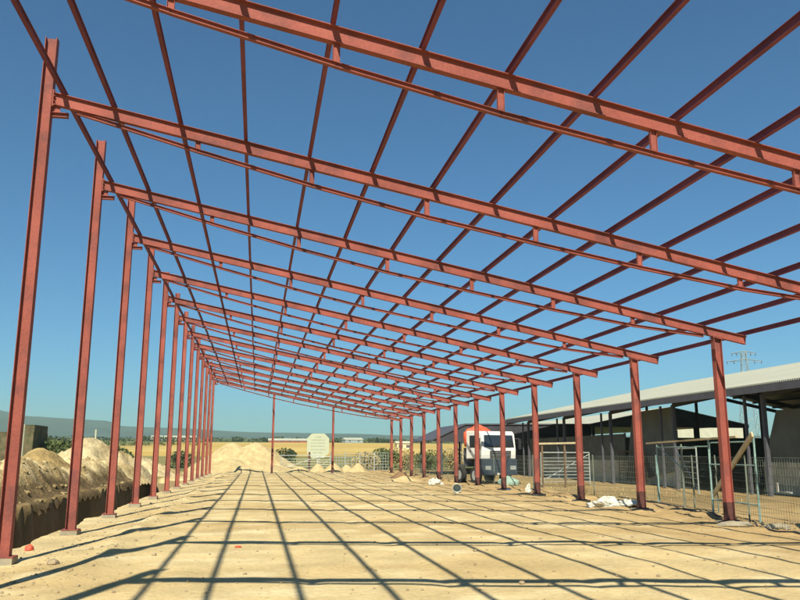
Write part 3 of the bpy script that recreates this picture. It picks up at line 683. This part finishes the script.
# tree line, hedges: far masses
def treeline(name, x0, x1, y, h, step, seed, ma=LEAFD):
    m = MB(); rr = random.Random(seed); x = x0
    while x < x1:
        hh = h*rr.uniform(.5,1.2); z = gz(x,y+rr.uniform(-5,5)); r = hh*rr.uniform(.6,1.1)
        m.leaves((0,0,0), 1,1,1, 0, 1)
        cnt = 60
        for _ in range(cnt):
            p = Vector((x+rr.gauss(0,r*.55), y+rr.gauss(0,r*.5), z + hh*rr.uniform(0,1)))
            a = Vector((rr.gauss(0,1), rr.gauss(0,1), rr.gauss(0,1))).normalized(); b = a.orthogonal().normalized(); t = a.cross(b); q = hh*.22*rr.uniform(.6,1.4)
            m.add([p-b*q, p+t*q*.7, p+b*q, p-t*q*.7], [(0,1,2,3)])
        x += step*rr.uniform(.5,1.5)
    tag(m.obj(name, ma), kind='stuff')
treeline('tree_line', -420, 520, 575, 3.0, 3.2, 1)
treeline('tree_line', -260, -20, 330, 1.5, 2.5, 2, LEAF)
treeline('tree_line', 130, 420, 420, 3.0, 3.0, 3)
# distant buildings
def shed_far(name, label, x, y, w, d, h, rh, roofm, wallm, rz=0, cat='building', win=True):
    t = thing(name, label, cat, (x,y,gz(x,y)), rz)
    m = MB(); m.box(-w/2,-d/2,-1,w/2,d/2,h); wl = m.obj('wall', wallm, t)
    m = MB(); o_ = .3; m.add([(-w/2-o_,-d/2-o_,h),(w/2+o_,-d/2-o_,h),(w/2+o_,d/2+o_,h),(-w/2-o_,d/2+o_,h),(-w/2-o_,0,h+rh),(w/2+o_,0,h+rh)],[(0,1,5,4),(2,3,4,5),(0,4,3),(1,2,5),(0,3,2,1)]); m.obj('roof', roofm, t)
    if not win: return t
    m = MB(); k = max(2, int(w/5))
    for i in range(k): xx = -w/2 + w*(i+.5)/k; m.box(xx-.6,-d/2-.04,h*.35,xx+.6,-d/2-.005,h*.75)
    m.obj('window', UNDER, t); return t
shed_far('white_house','tiny white house on the plain below the blue hills at left', -140, 470, 9, 7, 3.2, 1.6, TILE, STUC, 0, 'house')
shed_far('long_farm_shed','long low white roofed farm shed on the plain left of the octagonal board', 26, 520, 38, 10, 1.2, 1.5, CREAM, TILE)
shed_far('greenhouse','thin white greenhouse roof on the plain right of the second gable column', 66, 560, 13, 9, 2.0, 1.5, CREAM, GALV, R(10), 'greenhouse')
shed_far('small_house','small yellowish farm building on the plain behind the far right columns', 43, 235, 4.5, 4, 2.0, .6, STUC, mat('yellow render', (.58,.50,.30), .9), 0, 'house')
shed_far('white_hut','pale low hut on the plain left of the large sand pile', -64, 640, 34, 9, 2.6, 1.5, CREAM, STUC, 0, 'hut')
# pylon
shed_far('pale_barn','pale sunlit wall glimpsed beneath the gabled barn roof', 80, 136, 15, 8, 6.2, .6, CREAM, STUC, 0, 'building', False)
PY = thing('power_pylon', 'thin grey lattice power pylon rising behind the barn roof', 'pylon', (94,140,gz(94,140)), R(-20))
m = MB(); H = 20.9
for i in range(10):
    z0, z1 = H*i/10, H*(i+1)/10; w0, w1 = 1.6*(1-i/10)+.35, 1.6*(1-(i+1)/10)+.35
    c0 = [(-w0,-w0),(w0,-w0),(w0,w0),(-w0,w0)]; c1 = [(-w1,-w1),(w1,-w1),(w1,w1),(-w1,w1)]
    for j in range(4):
        k = (j+1)%4
        m.tube((*c0[j],z0),(*c1[j],z1),.05,4); m.tube((*c0[j],z0),(*c1[k],z1),.028,4); m.tube((*c0[k],z0),(*c1[j],z1),.028,4)
m.obj('lattice_mast', GALV, PY)
for z, L_ in ((H-.3,2.2),(H-1.9,3.2)):
    m = MB()
    for sy in (-.35,.35): m.tube((-L_,0,z),(0,sy,z+.35),.05,4); m.tube((0,sy,z+.35),(L_,0,z),.05,4)
    m.tube((-L_,0,z),(L_,0,z-.2),.05,4); m.obj('cross_arm', GALV, PY)
    for sx in (-1,-.6,.6,1): q = MB(); q.tube((sx*L_,0,z),(sx*L_,0,z-.6),.07,6); q.obj('insulator', UNDER, PY)

# ------------------------------------------------------------------ haze
HZ = bpy.data.materials.new('haze'); HZ.use_nodes = True; nt = HZ.node_tree; nt.nodes.clear()
ou = nt.nodes.new('ShaderNodeOutputMaterial'); pv = nt.nodes.new('ShaderNodeVolumePrincipled')
pv.inputs['Color'].default_value = (.72,.95,.80,1); pv.inputs['Density'].default_value = .00022; pv.inputs['Anisotropy'].default_value = .2
nt.links.new(pv.outputs[0], ou.inputs['Volume'])
HB = MB(); HB.box(-3900,-1700,-60,3900,4000,182); hz = HB.obj('haze', HZ); hz['kind'] = 'stuff'

# ------------------------------------------------------------------ light, sky, camera
sun_dir = Vector((-.285,-.89,1)).normalized()      # towards the sun
L = bpy.data.lights.new('sun', 'SUN'); L.energy = 5.0; L.angle = R(.53); L.color = (1,.93,.75)
lo = bpy.data.objects.new('sun', L); COL.objects.link(lo); lo.rotation_euler = sun_dir.to_track_quat('Z','Y').to_euler(); lo.location = (0,0,100)
W_ = bpy.data.worlds.new('World'); S.world = W_; W_.use_nodes = True; nt = W_.node_tree
bg = nt.nodes['Background']; sk = nt.nodes.new('ShaderNodeTexSky'); sk.sky_type = 'NISHITA'; sk.sun_disc = False
sk.sun_elevation = math.asin(sun_dir.z); sk.sun_rotation = math.atan2(sun_dir.x, sun_dir.y)
sk.air_density = 1.0; sk.dust_density = .6; sk.ozone_density = 1.6; sk.altitude = 600
tn = nt.nodes.new('ShaderNodeMix'); tn.data_type = 'RGBA'; tn.blend_type = 'MULTIPLY'; tn.inputs['Factor'].default_value = 1; tn.inputs[7].default_value = (.42,.87,1.13,1)
nt.links.new(sk.outputs[0], tn.inputs[6]); nt.links.new(tn.outputs[2], bg.inputs[0]); bg.inputs[1].default_value = .054
cam = bpy.data.cameras.new('Camera'); co = bpy.data.objects.new('Camera', cam); COL.objects.link(co); S.camera = co
cam.sensor_width = 36; cam.lens = 785.04/800*36; cam.clip_end = 12000; cam.clip_start = .05
yaw, pitch, roll = .1766, .1939, .0017
f = Vector((math.sin(yaw)*math.cos(pitch), math.cos(yaw)*math.cos(pitch), math.sin(pitch)))
rt = Vector((math.cos(yaw), -math.sin(yaw), 0)); up = rt.cross(f)
r2 = rt*math.cos(roll) + up*math.sin(roll); u2 = -rt*math.sin(roll) + up*math.cos(roll)
M = Matrix((r2, u2, -f)).transposed().to_4x4(); M.translation = (0,0,1.7912); co.matrix_world = M
S.view_settings.view_transform = 'Standard'; S.view_settings.look = 'None'; S.view_settings.exposure = .82; S.view_settings.gamma = 1
S.view_settings.use_curve_mapping = False
S.cycles.volume_bounces = 0; S.cycles.max_bounces = 6
